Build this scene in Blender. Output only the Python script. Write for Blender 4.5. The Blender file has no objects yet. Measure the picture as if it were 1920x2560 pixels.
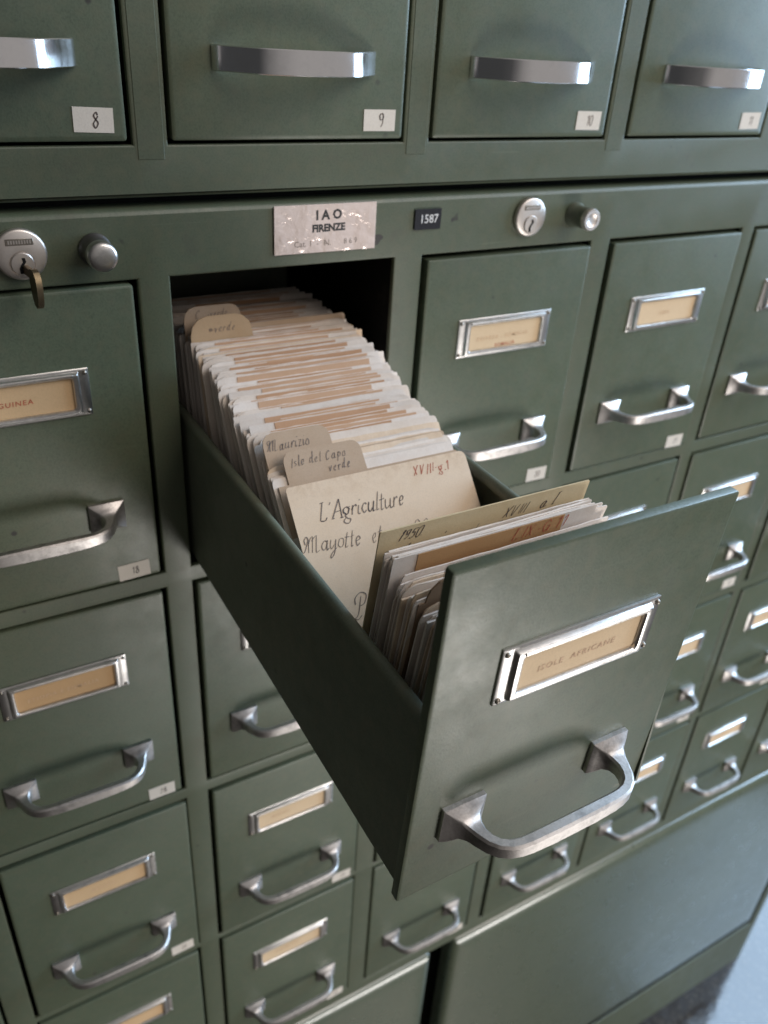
import bpy, math, random
from mathutils import Vector, Matrix
C = bpy.context.scene.collection
scene = bpy.context.scene
R = random.Random(7)
rad = math.radians

# ------------------------------------------------------------------ camera
def rotm(ax, ay, az):
    return Matrix.Rotation(az, 3, 'Z') @ Matrix.Rotation(ax, 3, 'X') @ Matrix.Rotation(ay, 3, 'Y')
RM = rotm(-0.5403, -0.0684, -0.5541)
cam = bpy.data.cameras.new('camera'); cam_o = bpy.data.objects.new('camera', cam); C.objects.link(cam_o)
right, fwd, up = RM.col[0], RM.col[1], RM.col[2]
m = Matrix.Identity(4)
for i in range(3):
    m[i][0] = right[i]; m[i][1] = up[i]; m[i][2] = -fwd[i]
m[0][3], m[1][3], m[2][3] = -.2186, -.4866, .139
cam_o.matrix_world = m
cam.sensor_fit = 'HORIZONTAL'; cam.sensor_width = 36.0; cam.lens = 2074.1168/1920*36
cam.clip_start = .01; cam.clip_end = 60
cam.dof.use_dof = True; cam.dof.focus_distance = .40; cam.dof.aperture_fstop = 13
scene.camera = cam_o

# ------------------------------------------------------------------ light
world = bpy.data.worlds.new('World'); scene.world = world; world.use_nodes = True
nt = world.node_tree; nt.nodes.clear()
wo = nt.nodes.new('ShaderNodeOutputWorld'); wb = nt.nodes.new('ShaderNodeBackground')
tc = nt.nodes.new('ShaderNodeTexCoord'); sx = nt.nodes.new('ShaderNodeSeparateXYZ')
mp = nt.nodes.new('ShaderNodeMapRange'); cr = nt.nodes.new('ShaderNodeValToRGB')
nt.links.new(tc.outputs['Generated'], sx.inputs[0]); nt.links.new(sx.outputs['X'], mp.inputs[0])
mp.inputs[1].default_value = -1; mp.inputs[2].default_value = 1
nt.links.new(mp.outputs[0], cr.inputs[0]); nt.links.new(cr.outputs[0], wb.inputs[0]); nt.links.new(wb.outputs[0], wo.inputs[0])
cr.color_ramp.elements[0].position = .12; cr.color_ramp.elements[0].color = (.085, .085, .085, 1)
cr.color_ramp.elements[1].position = .62; cr.color_ramp.elements[1].color = (.62, .58, .55, 1)
wb.inputs[1].default_value = .52

def area(name, loc, target, sx_, sy_, power, color):
    l = bpy.data.lights.new(name, 'AREA'); l.shape = 'RECTANGLE'; l.size = sx_; l.size_y = sy_
    l.energy = power; l.color = color
    o = bpy.data.objects.new(name, l); C.objects.link(o); o.location = loc
    o.rotation_euler = (Vector(target)-Vector(loc)).to_track_quat('-Z', 'Y').to_euler()
    return o
area('floor_bounce_light', (.85, -1.75, -1.30), (.1, 0, -.2), .80, .55, 20, (1, .955, .91))  # added lamp standing in for bounce off the sunlit floor, no window there
area('right_window_light', (3.0, -.15, .95), (0, -.15, .95), 2.6, 2.3, 240, (.52, .74, 1))
area('upper_room_light', (1.3, -1.9, 1.8), (.1, 0, -.1), 1.5, 1.5, 36, (1, .90, .82))
vs = scene.view_settings
vs.view_transform = 'Standard'; vs.look = 'None'; vs.exposure = 0; vs.gamma = 1; vs.use_curve_mapping = False

# ------------------------------------------------------------------ materials
def new_mat(name):
    mt = bpy.data.materials.new(name); mt.use_nodes = True
    return mt, mt.node_tree, mt.node_tree.nodes['Principled BSDF']
def N(nt, t, **kw):
    n = nt.nodes.new(t)
    for k, v in kw.items():
        n.inputs[k].default_value = v
    return n
def mix(nt, a, b, fac, mode='MIX'):
    n = nt.nodes.new('ShaderNodeMix'); n.data_type = 'RGBA'; n.blend_type = mode
    for sock, v in ((6, a), (7, b), (0, fac)):
        if isinstance(v, (tuple, list)): n.inputs[sock].default_value = (*v, 1) if len(v) == 3 else v
        elif isinstance(v, (int, float)): n.inputs[sock].default_value = v
        else: nt.links.new(v, n.inputs[sock])
    return n.outputs[2]
def ramp(nt, src, p0, p1, c0=(0, 0, 0, 1), c1=(1, 1, 1, 1)):
    n = nt.nodes.new('ShaderNodeValToRGB'); e = n.color_ramp.elements
    e[0].position = p0; e[1].position = p1; e[0].color = c0; e[1].color = c1
    nt.links.new(src, n.inputs[0]); return n.outputs[0]

def paint(name, base, rough=.42, dirt=1.0, spec=.6, chip=.765):
    mt, nt, b = new_mat(name)
    geo = nt.nodes.new('ShaderNodeNewGeometry'); pos = geo.outputs['Position']
    n1 = N(nt, 'ShaderNodeTexNoise', Scale=4.0, Detail=5.0, Roughness=.6); nt.links.new(pos, n1.inputs['Vector'])
    n2 = N(nt, 'ShaderNodeTexNoise', Scale=900.0, Detail=2.0); nt.links.new(pos, n2.inputs['Vector'])
    n3 = N(nt, 'ShaderNodeTexNoise', Scale=42.0, Detail=7.0, Roughness=.7); nt.links.new(pos, n3.inputs['Vector'])
    n4 = N(nt, 'ShaderNodeTexNoise', Scale=26.0, Detail=3.0, Roughness=.5); nt.links.new(pos, n4.inputs['Vector'])
    dk = tuple(c*.83 for c in base); lt = (base[0]*1.17, base[1]*1.10, base[2]*1.04)
    c1 = mix(nt, dk, lt, ramp(nt, n1.outputs[0], .3, .72))
    c2 = mix(nt, c1, (base[0]*.55, base[1]*.55, base[2]*.55), ramp(nt, n2.outputs[0], .42, .72, (0, 0, 0, 1), (.55, .55, .55, 1)))
    n6 = N(nt, 'ShaderNodeTexNoise', Scale=150.0, Detail=3.0); nt.links.new(pos, n6.inputs['Vector'])
    c2 = mix(nt, c2, (base[0]*1.16, base[1]*.96, base[2]*.92), ramp(nt, n6.outputs[0], .45, .7, (0, 0, 0, 1), (.55, .55, .55, 1)))
    # thin film of grime: brownish blotches
    gm = ramp(nt, n3.outputs[0], .56, .78, (0, 0, 0, 1), (.32*dirt, .32*dirt, .32*dirt, 1))
    c3 = mix(nt, c2, (.07, .062, .047), gm)
    # chips down to dark steel
    ch = ramp(nt, n4.outputs[0], chip, chip+.02, (0, 0, 0, 1), (.8*dirt, .8*dirt, .8*dirt, 1))
    c4 = mix(nt, c3, (.03, .028, .025), ch)
    vo = N(nt, 'ShaderNodeTexVoronoi', Scale=38.0); nt.links.new(pos, vo.inputs['Vector'])
    n7 = N(nt, 'ShaderNodeTexNoise', Scale=9.0, Detail=2.0); nt.links.new(pos, n7.inputs['Vector'])
    spk = nt.nodes.new('ShaderNodeMath'); spk.operation = 'MULTIPLY'
    nt.links.new(ramp(nt, vo.outputs['Distance'], .045, .085, (1, 1, 1, 1), (0, 0, 0, 1)), spk.inputs[0])
    nt.links.new(ramp(nt, n7.outputs[0], .52, .60), spk.inputs[1])
    c4 = mix(nt, c4, (.035, .034, .03), spk.outputs[0])
    nx = N(nt, 'ShaderNodeTexNoise', Scale=1.0, Detail=4.0, Roughness=.6)
    mpx = nt.nodes.new('ShaderNodeMapping'); mpx.inputs['Scale'].default_value = (9, 9, 320); mpx.inputs['Rotation'].default_value = (0, .35, 0)
    nt.links.new(pos, mpx.inputs['Vector']); nt.links.new(mpx.outputs[0], nx.inputs['Vector'])
    c4 = mix(nt, c4, (base[0]*1.7, base[1]*1.6, base[2]*1.6), ramp(nt, nx.outputs[0], .66, .74, (0, 0, 0, 1), (.30*dirt, .30*dirt, .30*dirt, 1)))
    nt.links.new(c4, b.inputs['Base Color'])
    rr = nt.nodes.new('ShaderNodeMapRange'); nt.links.new(n3.outputs[0], rr.inputs[0])
    rr.inputs[3].default_value = rough-.13; rr.inputs[4].default_value = rough+.20
    nt.links.new(rr.outputs[0], b.inputs['Roughness'])
    bp = N(nt, 'ShaderNodeBump', Strength=.12, Distance=.0004); nt.links.new(n2.outputs[0], bp.inputs['Height'])
    n5 = N(nt, 'ShaderNodeTexNoise', Scale=11.0, Detail=2.0); nt.links.new(pos, n5.inputs['Vector'])
    bp2 = N(nt, 'ShaderNodeBump', Strength=.10, Distance=.006); nt.links.new(n5.outputs[0], bp2.inputs['Height'])
    nt.links.new(bp2.outputs[0], bp.inputs['Normal']); nt.links.new(bp.outputs[0], b.inputs['Normal'])
    b.inputs['Specular IOR Level'].default_value = spec
    return mt
GREEN = (.090, .115, .075)
M_green = paint('green_enamel', GREEN, .40, 1.7, .6, .715)
M_front = paint('green_enamel_drawer', (.091, .118, .078), .38, .8, .5)
M_door = paint('green_enamel_door', (.090, .122, .082), .27, .5, 1.0)
for q in M_door.node_tree.nodes:
    if q.type == 'BSDF_PRINCIPLED': q.inputs['Coat Weight'].default_value = .75; q.inputs['Coat Roughness'].default_value = .24; q.inputs['Coat IOR'].default_value = 1.7
M_tray = paint('green_enamel_tray', (.125, .150, .112), .5, .9)
M_cavity_shade = paint('cavity_shade', (.012, .013, .012), .9, 1.0, .1)  # near-black walls: shade of gaps and recesses put into the colour

def metal(name, col, rough, grime=.5, grain=500.0, aniso=0):
    mt, nt, b = new_mat(name)
    tcn = nt.nodes.new('ShaderNodeNewGeometry'); pos = tcn.outputs['Position']
    n1 = N(nt, 'ShaderNodeTexNoise', Scale=70.0, Detail=5.0, Roughness=.65); nt.links.new(pos, n1.inputs['Vector'])
    n2 = N(nt, 'ShaderNodeTexNoise', Scale=grain, Detail=3.0); nt.links.new(pos, n2.inputs['Vector'])
    g = ramp(nt, n1.outputs[0], .5, .75, (0, 0, 0, 1), (grime, grime, grime, 1))
    c1 = mix(nt, col, tuple(c*.35 for c in col), g)
    g2 = ramp(nt, n2.outputs[0], .5, .75, (0, 0, 0, 1), (.35*grime, .35*grime, .35*grime, 1))
    c2 = mix(nt, c1, (col[0]*.5, col[1]*.47, col[2]*.43), g2)
    nt.links.new(c2, b.inputs['Base Color']); b.inputs['Metallic'].default_value = 1
    rr = nt.nodes.new('ShaderNodeMapRange'); nt.links.new(n1.outputs[0], rr.inputs[0])
    rr.inputs[3].default_value = max(rough-.08, .03); rr.inputs[4].default_value = rough+.12
    nt.links.new(rr.outputs[0], b.inputs['Roughness'])
    bp = N(nt, 'ShaderNodeBump', Strength=.15*grime, Distance=.0004); nt.links.new(n2.outputs[0], bp.inputs['Height'])
    nt.links.new(bp.outputs[0], b.inputs['Normal'])
    return mt
M_cast = metal('worn_cast_nickel', (.58, .555, .54), .42, 1.0, 900)
M_chrome = metal('polished_chrome', (.84, .84, .86), .13, .14, 200)
M_nickel = metal('bright_nickel_frame', (.68, .67, .66), .30, .6, 700)
M_lock = metal('satin_nickel_lock', (.72, .67, .63), .42, .3, 900)
M_brass = metal('tarnished_brass', (.17, .13, .08), .45, .8, 300)
M_rivet = metal('dull_rivet', (.34, .31, .27), .42, .5, 800)
M_steel = metal('dark_steel', (.22, .21, .21), .45, .5, 500)

def paper(name, col, rough=.75, mott=.15, edge=.0):
    mt, nt, b = new_mat(name)
    tcn = nt.nodes.new('ShaderNodeNewGeometry'); pos = tcn.outputs['Position']
    n1 = N(nt, 'ShaderNodeTexNoise', Scale=55.0, Detail=6.0, Roughness=.65); nt.links.new(pos, n1.inputs['Vector'])
    n2 = N(nt, 'ShaderNodeTexNoise', Scale=1400.0, Detail=2.0); nt.links.new(pos, n2.inputs['Vector'])
    c1 = mix(nt, col, (col[0]*.82, col[1]*.74, col[2]*.62), ramp(nt, n1.outputs[0], .42, .78, (0, 0, 0, 1), (mott*2, mott*2, mott*2, 1)))
    c2 = mix(nt, c1, tuple(c*.78 for c in col), ramp(nt, n2.outputs[0], .45, .75, (0, 0, 0, 1), (.45, .45, .45, 1)))
    if edge:                                     # grubby fingered top edge and side edges
        to = nt.nodes.new('ShaderNodeTexCoord'); sp = nt.nodes.new('ShaderNodeSeparateXYZ'); nt.links.new(to.outputs['Object'], sp.inputs[0])
        mr = nt.nodes.new('ShaderNodeMapRange'); nt.links.new(sp.outputs['Z'], mr.inputs[0]); mr.inputs[1].default_value = .138; mr.inputs[2].default_value = .151
        n3 = N(nt, 'ShaderNodeTexNoise', Scale=120.0, Detail=5.0, Roughness=.7); nt.links.new(pos, n3.inputs['Vector'])
        mm = nt.nodes.new('ShaderNodeMath'); mm.operation = 'MULTIPLY'; nt.links.new(mr.outputs[0], mm.inputs[0])
        nt.links.new(ramp(nt, n3.outputs[0], .42, .72), mm.inputs[1])
        m2 = nt.nodes.new('ShaderNodeMath'); m2.operation = 'MULTIPLY'; nt.links.new(mm.outputs[0], m2.inputs[0]); m2.inputs[1].default_value = edge
        c2 = mix(nt, c2, (col[0]*.66, col[1]*.56, col[2]*.46), m2.outputs[0])
    nt.links.new(c2, b.inputs['Base Color']); b.inputs['Roughness'].default_value = rough
    b.inputs['Specular IOR Level'].default_value = .25
    bp = N(nt, 'ShaderNodeBump', Strength=.15, Distance=.0003); nt.links.new(n2.outputs[0], bp.inputs['Height'])
    nt.links.new(bp.outputs[0], b.inputs['Normal'])
    return mt
M_white = [paper('white_card_%s' % s, c, edge=.4) for s, c in (('clean', (.84, .765, .70)), ('aged', (.79, .70, .62)), ('grey', (.74, .67, .61)))]
M_tan = [paper('tan_slip_%s' % s, c) for s, c in (('light', (.60, .39, .255)), ('mid', (.54, .325, .195)), ('deep', (.48, .275, .125)))]
M_cream = paper('cream_card', (.80, .645, .49), mott=.2, edge=.55)
M_cream2 = paper('old_cream_card', (.64, .52, .33), mott=.3)
M_divider = paper('kraft_divider', (.53, .40, .29), mott=.25)
M_sticker = paper('white_sticker', (.72, .67, .60), mott=.08)
M_label = [paper('amber_label_%s' % s, c, mott=.12) for s, c in (('pale', (.72, .55, .36)), ('mid', (.66, .46, .265)), ('deep', (.60, .385, .20)))]

def flat(name, col, rough=.6, spec=.3):
    mt, nt, b = new_mat(name)
    geo = nt.nodes.new('ShaderNodeNewGeometry')
    n2 = N(nt, 'ShaderNodeTexNoise', Scale=1500.0, Detail=3.0); nt.links.new(geo.outputs['Position'], n2.inputs['Vector'])
    nt.links.new(mix(nt, col, tuple(min(1, c*1.9+.02) for c in col), ramp(nt, n2.outputs[0], .42, .8)), b.inputs['Base Color'])
    b.inputs['Roughness'].default_value = rough; b.inputs['Specular IOR Level'].default_value = spec
    return mt
M_ink = flat('faded_black_ink', (.075, .06, .055))
M_inkg = flat('pencil_grey', (.16, .13, .11))
M_inkr = flat('faded_red_ink', (.36, .09, .05))
M_inkt = flat('faded_typewriter_ink', (.44, .29, .19))
M_inkty = flat('very_faded_typewriter_ink', (.55, .37, .23))
M_print = flat('black_print', (.03, .03, .03))
M_blackplate = flat('black_plate', (.012, .013, .018), .3, .5)
M_whiteprint = flat('white_print', (.55, .55, .55))
M_hole = flat('keyhole_black', (.004, .004, .004), .9)

mt, nt2, b = new_mat('laminated_foil_sticker'); M_foil = mt
geo = nt2.nodes.new('ShaderNodeNewGeometry')
n1 = N(nt2, 'ShaderNodeTexNoise', Scale=340.0, Detail=2.0, Roughness=.5); nt2.links.new(geo.outputs['Position'], n1.inputs['Vector'])
n0 = N(nt2, 'ShaderNodeTexNoise', Scale=60.0, Detail=2.0); nt2.links.new(geo.outputs['Position'], n0.inputs['Vector'])
bp = N(nt2, 'ShaderNodeBump', Strength=.36, Distance=.0008); nt2.links.new(n1.outputs[0], bp.inputs['Height'])
bp0 = N(nt2, 'ShaderNodeBump', Strength=.6, Distance=.0035); nt2.links.new(n0.outputs[0], bp0.inputs['Height'])
nt2.links.new(bp0.outputs[0], bp.inputs['Normal']); nt2.links.new(bp.outputs[0], b.inputs['Normal'])
b.inputs['Base Color'].default_value = (.90, .755, .69, 1); b.inputs['Metallic'].default_value = .3; b.inputs['Roughness'].default_value = .2
b.inputs['Coat Weight'].default_value = 1; b.inputs['Coat Roughness'].default_value = .06; nt2.links.new(bp.outputs[0], b.inputs['Coat Normal'])

mt, nt2, b = new_mat('terrazzo_floor'); M_floor = mt
geo = nt2.nodes.new('ShaderNodeNewGeometry')
v1 = N(nt2, 'ShaderNodeTexVoronoi', Scale=150.0); nt2.links.new(geo.outputs['Position'], v1.inputs['Vector'])
n1 = N(nt2, 'ShaderNodeTexNoise', Scale=8.0, Detail=6.0); nt2.links.new(geo.outputs['Position'], n1.inputs['Vector'])
c1 = mix(nt2, (.030, .022, .018), (.10, .08, .06), ramp(nt2, v1.outputs['Color'], .6, 1.0))
c2 = mix(nt2, c1, (.045, .036, .030), ramp(nt2, n1.outputs[0], .4, .7, (0, 0, 0, 1), (.5, .5, .5, 1)))
nt2.links.new(c2, b.inputs['Base Color']); n7 = N(nt2, 'ShaderNodeTexNoise', Scale=5.0, Detail=5.0); nt2.links.new(geo.outputs['Position'], n7.inputs['Vector'])
nt2.links.new(ramp(nt2, n7.outputs[0], .3, .7, (.10, .10, .10, 1), (.20, .20, .20, 1)), b.inputs['Roughness']); b.inputs['Specular IOR Level'].default_value = .5
bpf = N(nt2, 'ShaderNodeBump', Strength=.22, Distance=.004); n8 = N(nt2, 'ShaderNodeTexNoise', Scale=26.0, Detail=4.0); nt2.links.new(geo.outputs['Position'], n8.inputs['Vector'])
nt2.links.new(n8.outputs[0], bpf.inputs['Height']); nt2.links.new(bpf.outputs[0], b.inputs['Normal'])
b.inputs['Coat Weight'].default_value = .18; b.inputs['Coat Roughness'].default_value = .15

# ------------------------------------------------------------------ mesh helpers
class MB:
    def __init__(s): s.v = []; s.f = []; s.mi = []
    def add(s, vs, fs, mi=0):
        o = len(s.v); s.v += [tuple(v) for v in vs]
        for f in fs: s.f.append(tuple(i+o for i in f)); s.mi.append(mi)
    def quad(s, a, b, c, d, mi=0): s.add([a, b, c, d], [(0, 1, 2, 3)], mi)
    def box(s, x0, x1, y0, y1, z0, z1, ch=0, mi=0):
        if ch <= 0:
            vs = [(x, y, z) for x in (x0, x1) for y in (y0, y1) for z in (z0, z1)]
            s.add(vs, [(0, 1, 3, 2), (4, 6, 7, 5), (0, 4, 5, 1), (2, 3, 7, 6), (0, 2, 6, 4), (1, 5, 7, 3)], mi); return
        # chamfered box: 24 verts
        vs = []; idx = {}
        X = (x0, x1); Y = (y0, y1); Z = (z0, z1)
        for i in (0, 1):
            for j in (0, 1):
                for k in (0, 1):
                    sx_, sy_, sz_ = 1-2*i, 1-2*j, 1-2*k
                    for ax in range(3):
                        p = [X[i]+sx_*ch, Y[j]+sy_*ch, Z[k]+sz_*ch]
                        p[ax] = (X[i], Y[j], Z[k])[ax]
                        idx[(i, j, k, ax)] = len(vs); vs.append(tuple(p))
        fs = []
        for ax in range(3):
            o1, o2 = [a for a in range(3) if a != ax]
            for e in (0, 1):
                q = []
                for (u, w) in ((0, 0), (1, 0), (1, 1), (0, 1)):
                    t = [0, 0, 0]; t[ax] = e; t[o1] = u; t[o2] = w; q.append(idx[(*t, ax)])
                fs.append(q)
        for ax in range(3):           # edge along ax
            o1, o2 = [a for a in range(3) if a != ax]
            for e1 in (0, 1):
                for e2 in (0, 1):
                    t0 = [0, 0, 0]; t0[o1] = e1; t0[o2] = e2; t1 = list(t0); t1[ax] = 1
                    fs.append([idx[(*t0, o1)], idx[(*t1, o1)], idx[(*t1, o2)], idx[(*t0, o2)]])
        for i in (0, 1):
            for j in (0, 1):
                for k in (0, 1): fs.append([idx[(i, j, k, a)] for a in range(3)])
        s.add(vs, fs, mi)
    def loft(s, rings, cap=True, mi=0, closed=True):
        n = len(rings[0]); o = len(s.v)
        for r in rings: s.v += [tuple(p) for p in r]
        for a in range(len(rings)-1):
            for i in range(n if closed else n-1):
                j = (i+1) % n
                s.f.append((o+a*n+i, o+a*n+j, o+(a+1)*n+j, o+(a+1)*n+i)); s.mi.append(mi)
        if cap:
            s.f.append(tuple(o+i for i in range(n))); s.mi.append(mi)
            s.f.append(tuple(o+(len(rings)-1)*n+i for i in reversed(range(n)))); s.mi.append(mi)
    def lathe(s, prof, cx=0, cz=0, n=40, mi=0):      # axis along y; prof = [(r, y)]
        rings = [[(cx+r*math.cos(2*math.pi*i/n), y, cz+r*math.sin(2*math.pi*i/n)) for i in range(n)] for r, y in prof]
        s.loft(rings, True, mi)
    def mesh(s, name, mats, smooth=None, merge=True):
        me = bpy.data.meshes.new(name); me.from_pydata(s.v, [], s.f)
        for mtl in mats: me.materials.append(mtl)
        for p, k in zip(me.polygons, s.mi): p.material_index = k
        import bmesh
        bm = bmesh.new(); bm.from_mesh(me)
        if merge: bmesh.ops.remove_doubles(bm, verts=bm.verts, dist=1e-6)
        bmesh.ops.recalc_face_normals(bm, faces=bm.faces)
        bm.to_mesh(me); bm.free()
        if smooth is not None:
            me.polygons.foreach_set('use_smooth', [True]*len(me.polygons))
            me.set_sharp_from_angle(angle=rad(smooth))
        me.update(); return me

def obj(name, me, parent=None, loc=(0, 0, 0), rot=None):
    o = bpy.data.objects.new(name, me); C.objects.link(o); o.location = loc
    if rot: o.rotation_euler = rot
    if parent: o.parent = parent
    return o
def tag(o, label=None, cat=None, group=None, kind=None):
    if label: o['label'] = label
    if cat: o['category'] = cat
    if group: o['group'] = group
    if kind: o['kind'] = kind
    return o
def thing(name, label, cat, loc=(0, 0, 0), group=None):
    o = bpy.data.objects.new(name, None); o.empty_display_size = .02; C.objects.link(o); o.location = loc
    return tag(o, label, cat, group)

# ------------------------------------------------------------------ handwriting
def circ(cx, cy, rx, ry, a0=90, a1=450, n=10):
    return [(cx+rx*math.cos(rad(a0+(a1-a0)*i/n)), cy+ry*math.sin(rad(a0+(a1-a0)*i/n))) for i in range(n+1)]
G = {
 'L': (1.0, [[(.35, 1.8), (.1, 0)], [(.1, 0), (.6, .02), (.85, .3)], [(.15, 1.8), (.55, 1.8)]]),
 "'": (.5, [[(.25, 1.85), (.2, 1.5)]]),
 'A': (1.15, [[(0, 0), (.7, 1.8)], [(.7, 1.8), (.95, 0)], [(.28, .65), (.84, .65)], [(-.12, 0), (.16, 0)], [(.8, 0), (1.1, 0)]]),
 'g': (.9, [circ(.35, .62, .3, .38), [(.6, .9), (.8, 1.0)], [(.35, .24), (.18, .08), (.5, -.1), (.75, -.3), (.6, -.62), (.2, -.62), (.05, -.35), (.35, -.1)]]),
 'r': (.72, [[(.2, 1), (.1, 0)], [(.12, .5), (.32, .9), (.52, 1), (.6, .86)]]),
 'i': (.48, [[(.2, 1), (.1, .15), (.22, 0), (.36, .12)], [(.27, 1.42), (.28, 1.5)]]),
 'c': (.72, [[(.6, .8), (.42, 1), (.15, .75), (.1, .35), (.3, 0), (.6, .25)]]),
 'u': (.92, [[(.15, 1), (.08, .3), (.25, 0), (.55, .35)], [(.68, 1), (.6, .15), (.72, 0), (.85, .12)]]),
 'l': (.5, [[(.3, 2.0), (.12, .2), (.22, 0), (.38, .12)]]),
 't': (.58, [[(.32, 1.65), (.14, .2), (.26, 0), (.44, .15)], [(0, 1.05), (.55, 1.12)]]),
 'e': (.74, [[(.12, .45), (.5, .6), (.52, .9), (.33, 1), (.1, .55), (.25, 0), (.6, .22)]]),
 'a': (.95, [[(.6, .85), (.35, 1), (.08, .45), (.2, 0), (.5, .25), (.66, .98)], [(.68, 1), (.6, .15), (.72, 0), (.9, .15)]]),
 'y': (.92, [[(.12, 1), (.1, .35), (.26, .05), (.55, .4)], [(.7, 1), (.55, -.3), (.25, -.95), (.08, -.8), (.3, -.35), (.85, .1)]]),
 'o': (.78, [circ(.36, .5, .29, .5)]),
 'M': (1.75, [[(-.1, 1.0), (-.25, 1.45), (.0, 1.8), (.25, 1.5), (.12, .9), (-.12, .2), (-.3, .15)], [(.2, 1.5), (.35, 0)], [(.22, .8), (.5, 1.6), (.72, 1.75)], [(.72, 1.75), (.8, 0)], [(.68, 1.3), (.95, 1.7), (1.25, 1.8)], [(1.22, 1.8), (1.2, .2), (1.38, 0), (1.6, .15)]]),
 'P': (1.1, [[(.5, 1.6), (.3, .3), (.05, 0), (.3, -.12), (.6, .15)], [(.05, 1.0), (.0, 1.5), (.45, 1.85), (.95, 1.6), (.8, 1.0), (.4, .85)]]),
 's': (.7, [[(.5, .85), (.32, 1), (.15, .75), (.45, .4), (.35, .02), (.08, .12)]]),
 'z': (.75, [[(.1, .95), (.55, 1)], [(.55, 1), (.08, 0)], [(.08, 0), (.6, .03)]]),
 'n': (.9, [[(.15, 1), (.08, 0)], [(.1, .6), (.35, 1), (.55, .85), (.5, .15), (.65, 0), (.8, .12)]]),
 'd': (.9, [[(.55, .8), (.32, 1), (.08, .5), (.2, 0), (.5, .3)], [(.75, 2.0), (.58, .15), (.7, 0), (.85, .12)]]),
 'p': (.85, [[(.2, 1), (.0, -.8)], circ(.38, .5, .28, .46)]),
 'C': (1.05, [[(.9, 1.5), (.7, 1.8), (.25, 1.3), (.1, .6), (.35, 0), (.8, .3)]]),
 'V': (1.0, [[(.1, 1.75), (.3, 0)], [(.3, 0), (.85, 1.8)]]),
 'v': (.8, [[(.1, 1), (.25, 0)], [(.25, 0), (.62, 1)]]),
 'X': (1.0, [[(.1, 1.7), (.75, 0)], [(.85, 1.75), (0, 0)]]),
 'I': (.42, [[(.3, 1.7), (.12, 0)]]),
 'J': (.7, [[(.5, 1.75), (.25, 0)], [(.3, 1.75), (.85, 1.8)], [(.02, .02), (.5, 0)]]),
 'G': (1.1, [[(.85, 1.4), (.6, 1.75), (.15, 1.1), (.15, .35), (.5, 0), (.85, .5)], [(.5, .8), (.95, .8), (.85, 0)]]),
 '.': (.35, [[(.1, 0), (.14, .06)]]),
 '-': (.6, [[(.05, .7), (.5, .72)]]),
 ' ': (.6, []),
 '1': (.6, [[(.05, 1.3), (.35, 1.75), (.25, 0)]]),
 '0': (.85, [circ(.4, .88, .32, .88)]),
 '2': (.9, [[(.1, 1.35), (.35, 1.75), (.65, 1.45), (.5, .8), (.05, 0)], [(.05, 0), (.75, .05)]]),
 '3': (.85, [[(.1, 1.5), (.4, 1.75), (.62, 1.4), (.3, .95)], [(.3, .95), (.7, .6), (.45, 0), (.05, .25)]]),
 '4': (.9, [[(.5, 1.75), (.05, .6)], [(.05, .6), (.8, .6)], [(.62, 1.2), (.55, 0)]]),
 '5': (.85, [[(.25, 1.7), (.15, .95), (.5, 1.05), (.65, .55), (.4, 0), (.05, .15)], [(.25, 1.7), (.75, 1.75)]]),
 '7': (.8, [[(.05, 1.7), (.65, 1.75)], [(.65, 1.75), (.2, 0)]]),
 '8': (.85, [[(.62, 1.45), (.4, 1.78), (.15, 1.4), (.4, .95), (.68, .5), (.4, 0), (.1, .45), (.4, .95), (.65, 1.4)]]),
 '9': (.85, [circ(.38, 1.3, .28, .42), [(.66, 1.3), (.6, .5), (.35, 0)]]),
 '~': (1.0, [[(0, .3), (.2, .9), (.4, .2), (.6, .9), (.8, .2), (1.0, .6)]]),
}
def smooth_poly(p, k=5):
    if len(p) < 3: return p
    out = []
    for i in range(len(p)-1):
        p0 = p[max(i-1, 0)]; p1 = p[i]; p2 = p[i+1]; p3 = p[min(i+2, len(p)-1)]
        for j in range(k):
            t = j/k
            out.append(tuple(.5*((2*p1[d])+(-p0[d]+p2[d])*t+(2*p0[d]-5*p1[d]+4*p2[d]-p3[d])*t*t+(-p0[d]+3*p1[d]-3*p2[d]+p3[d])*t**3) for d in (0, 1)))
    out.append(p[-1]); return out
def write(mb, text, x, z, size, y, slant=.2, rot=0, thick=.09, mi=1, track=1.0, jig=.03, seed=1, mi2=None):
    """handwriting strokes laid on the plane y=const (facing -y); x,z baseline start; size = x-height"""
    rr = random.Random(seed); cx = 0; ca, sa = math.cos(rot), math.sin(rot)
    for chx in text:
        adv, strokes = G.get(chx, (0.6, []))
        oy = rr.uniform(-jig, jig); sc = 1+rr.uniform(-jig, jig)
        for st in strokes:
            pl = smooth_poly([(px+rr.uniform(-jig, jig), py+rr.uniform(-jig, jig)) for px, py in st]); pts = []
            use = mi2 if mi2 is not None and rr.random() < .35 else mi; pres = rr.uniform(.75, 1.2)
            for (px, py) in pl:
                qx = (cx+px*sc+slant*py)*size; qz = (py*sc+oy)*size
                pts.append((x+qx*ca-qz*sa, z+qx*sa+qz*ca))
            L = []
            for i in range(len(pts)):
                a = pts[max(i-1, 0)]; b_ = pts[min(i+1, len(pts)-1)]
                dx, dz = b_[0]-a[0], b_[1]-a[1]; l = math.hypot(dx, dz) or 1e-9; dx /= l; dz /= l
                w = pres*thick*size*(.45+.75*abs(dx*.35-dz*.94))*.5
                if i in (0, len(pts)-1) and len(pts) > 2: w *= .6
                L.append(((pts[i][0]-dz*w, pts[i][1]+dx*w), (pts[i][0]+dz*w, pts[i][1]-dx*w)))
            for i in range(len(L)-1):
                q = [L[i][0], L[i+1][0], L[i+1][1], L[i][1]]
                mb.quad(*[(a, y, c) for a, c in q], use)
        cx += adv*track
    return cx*size
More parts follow.
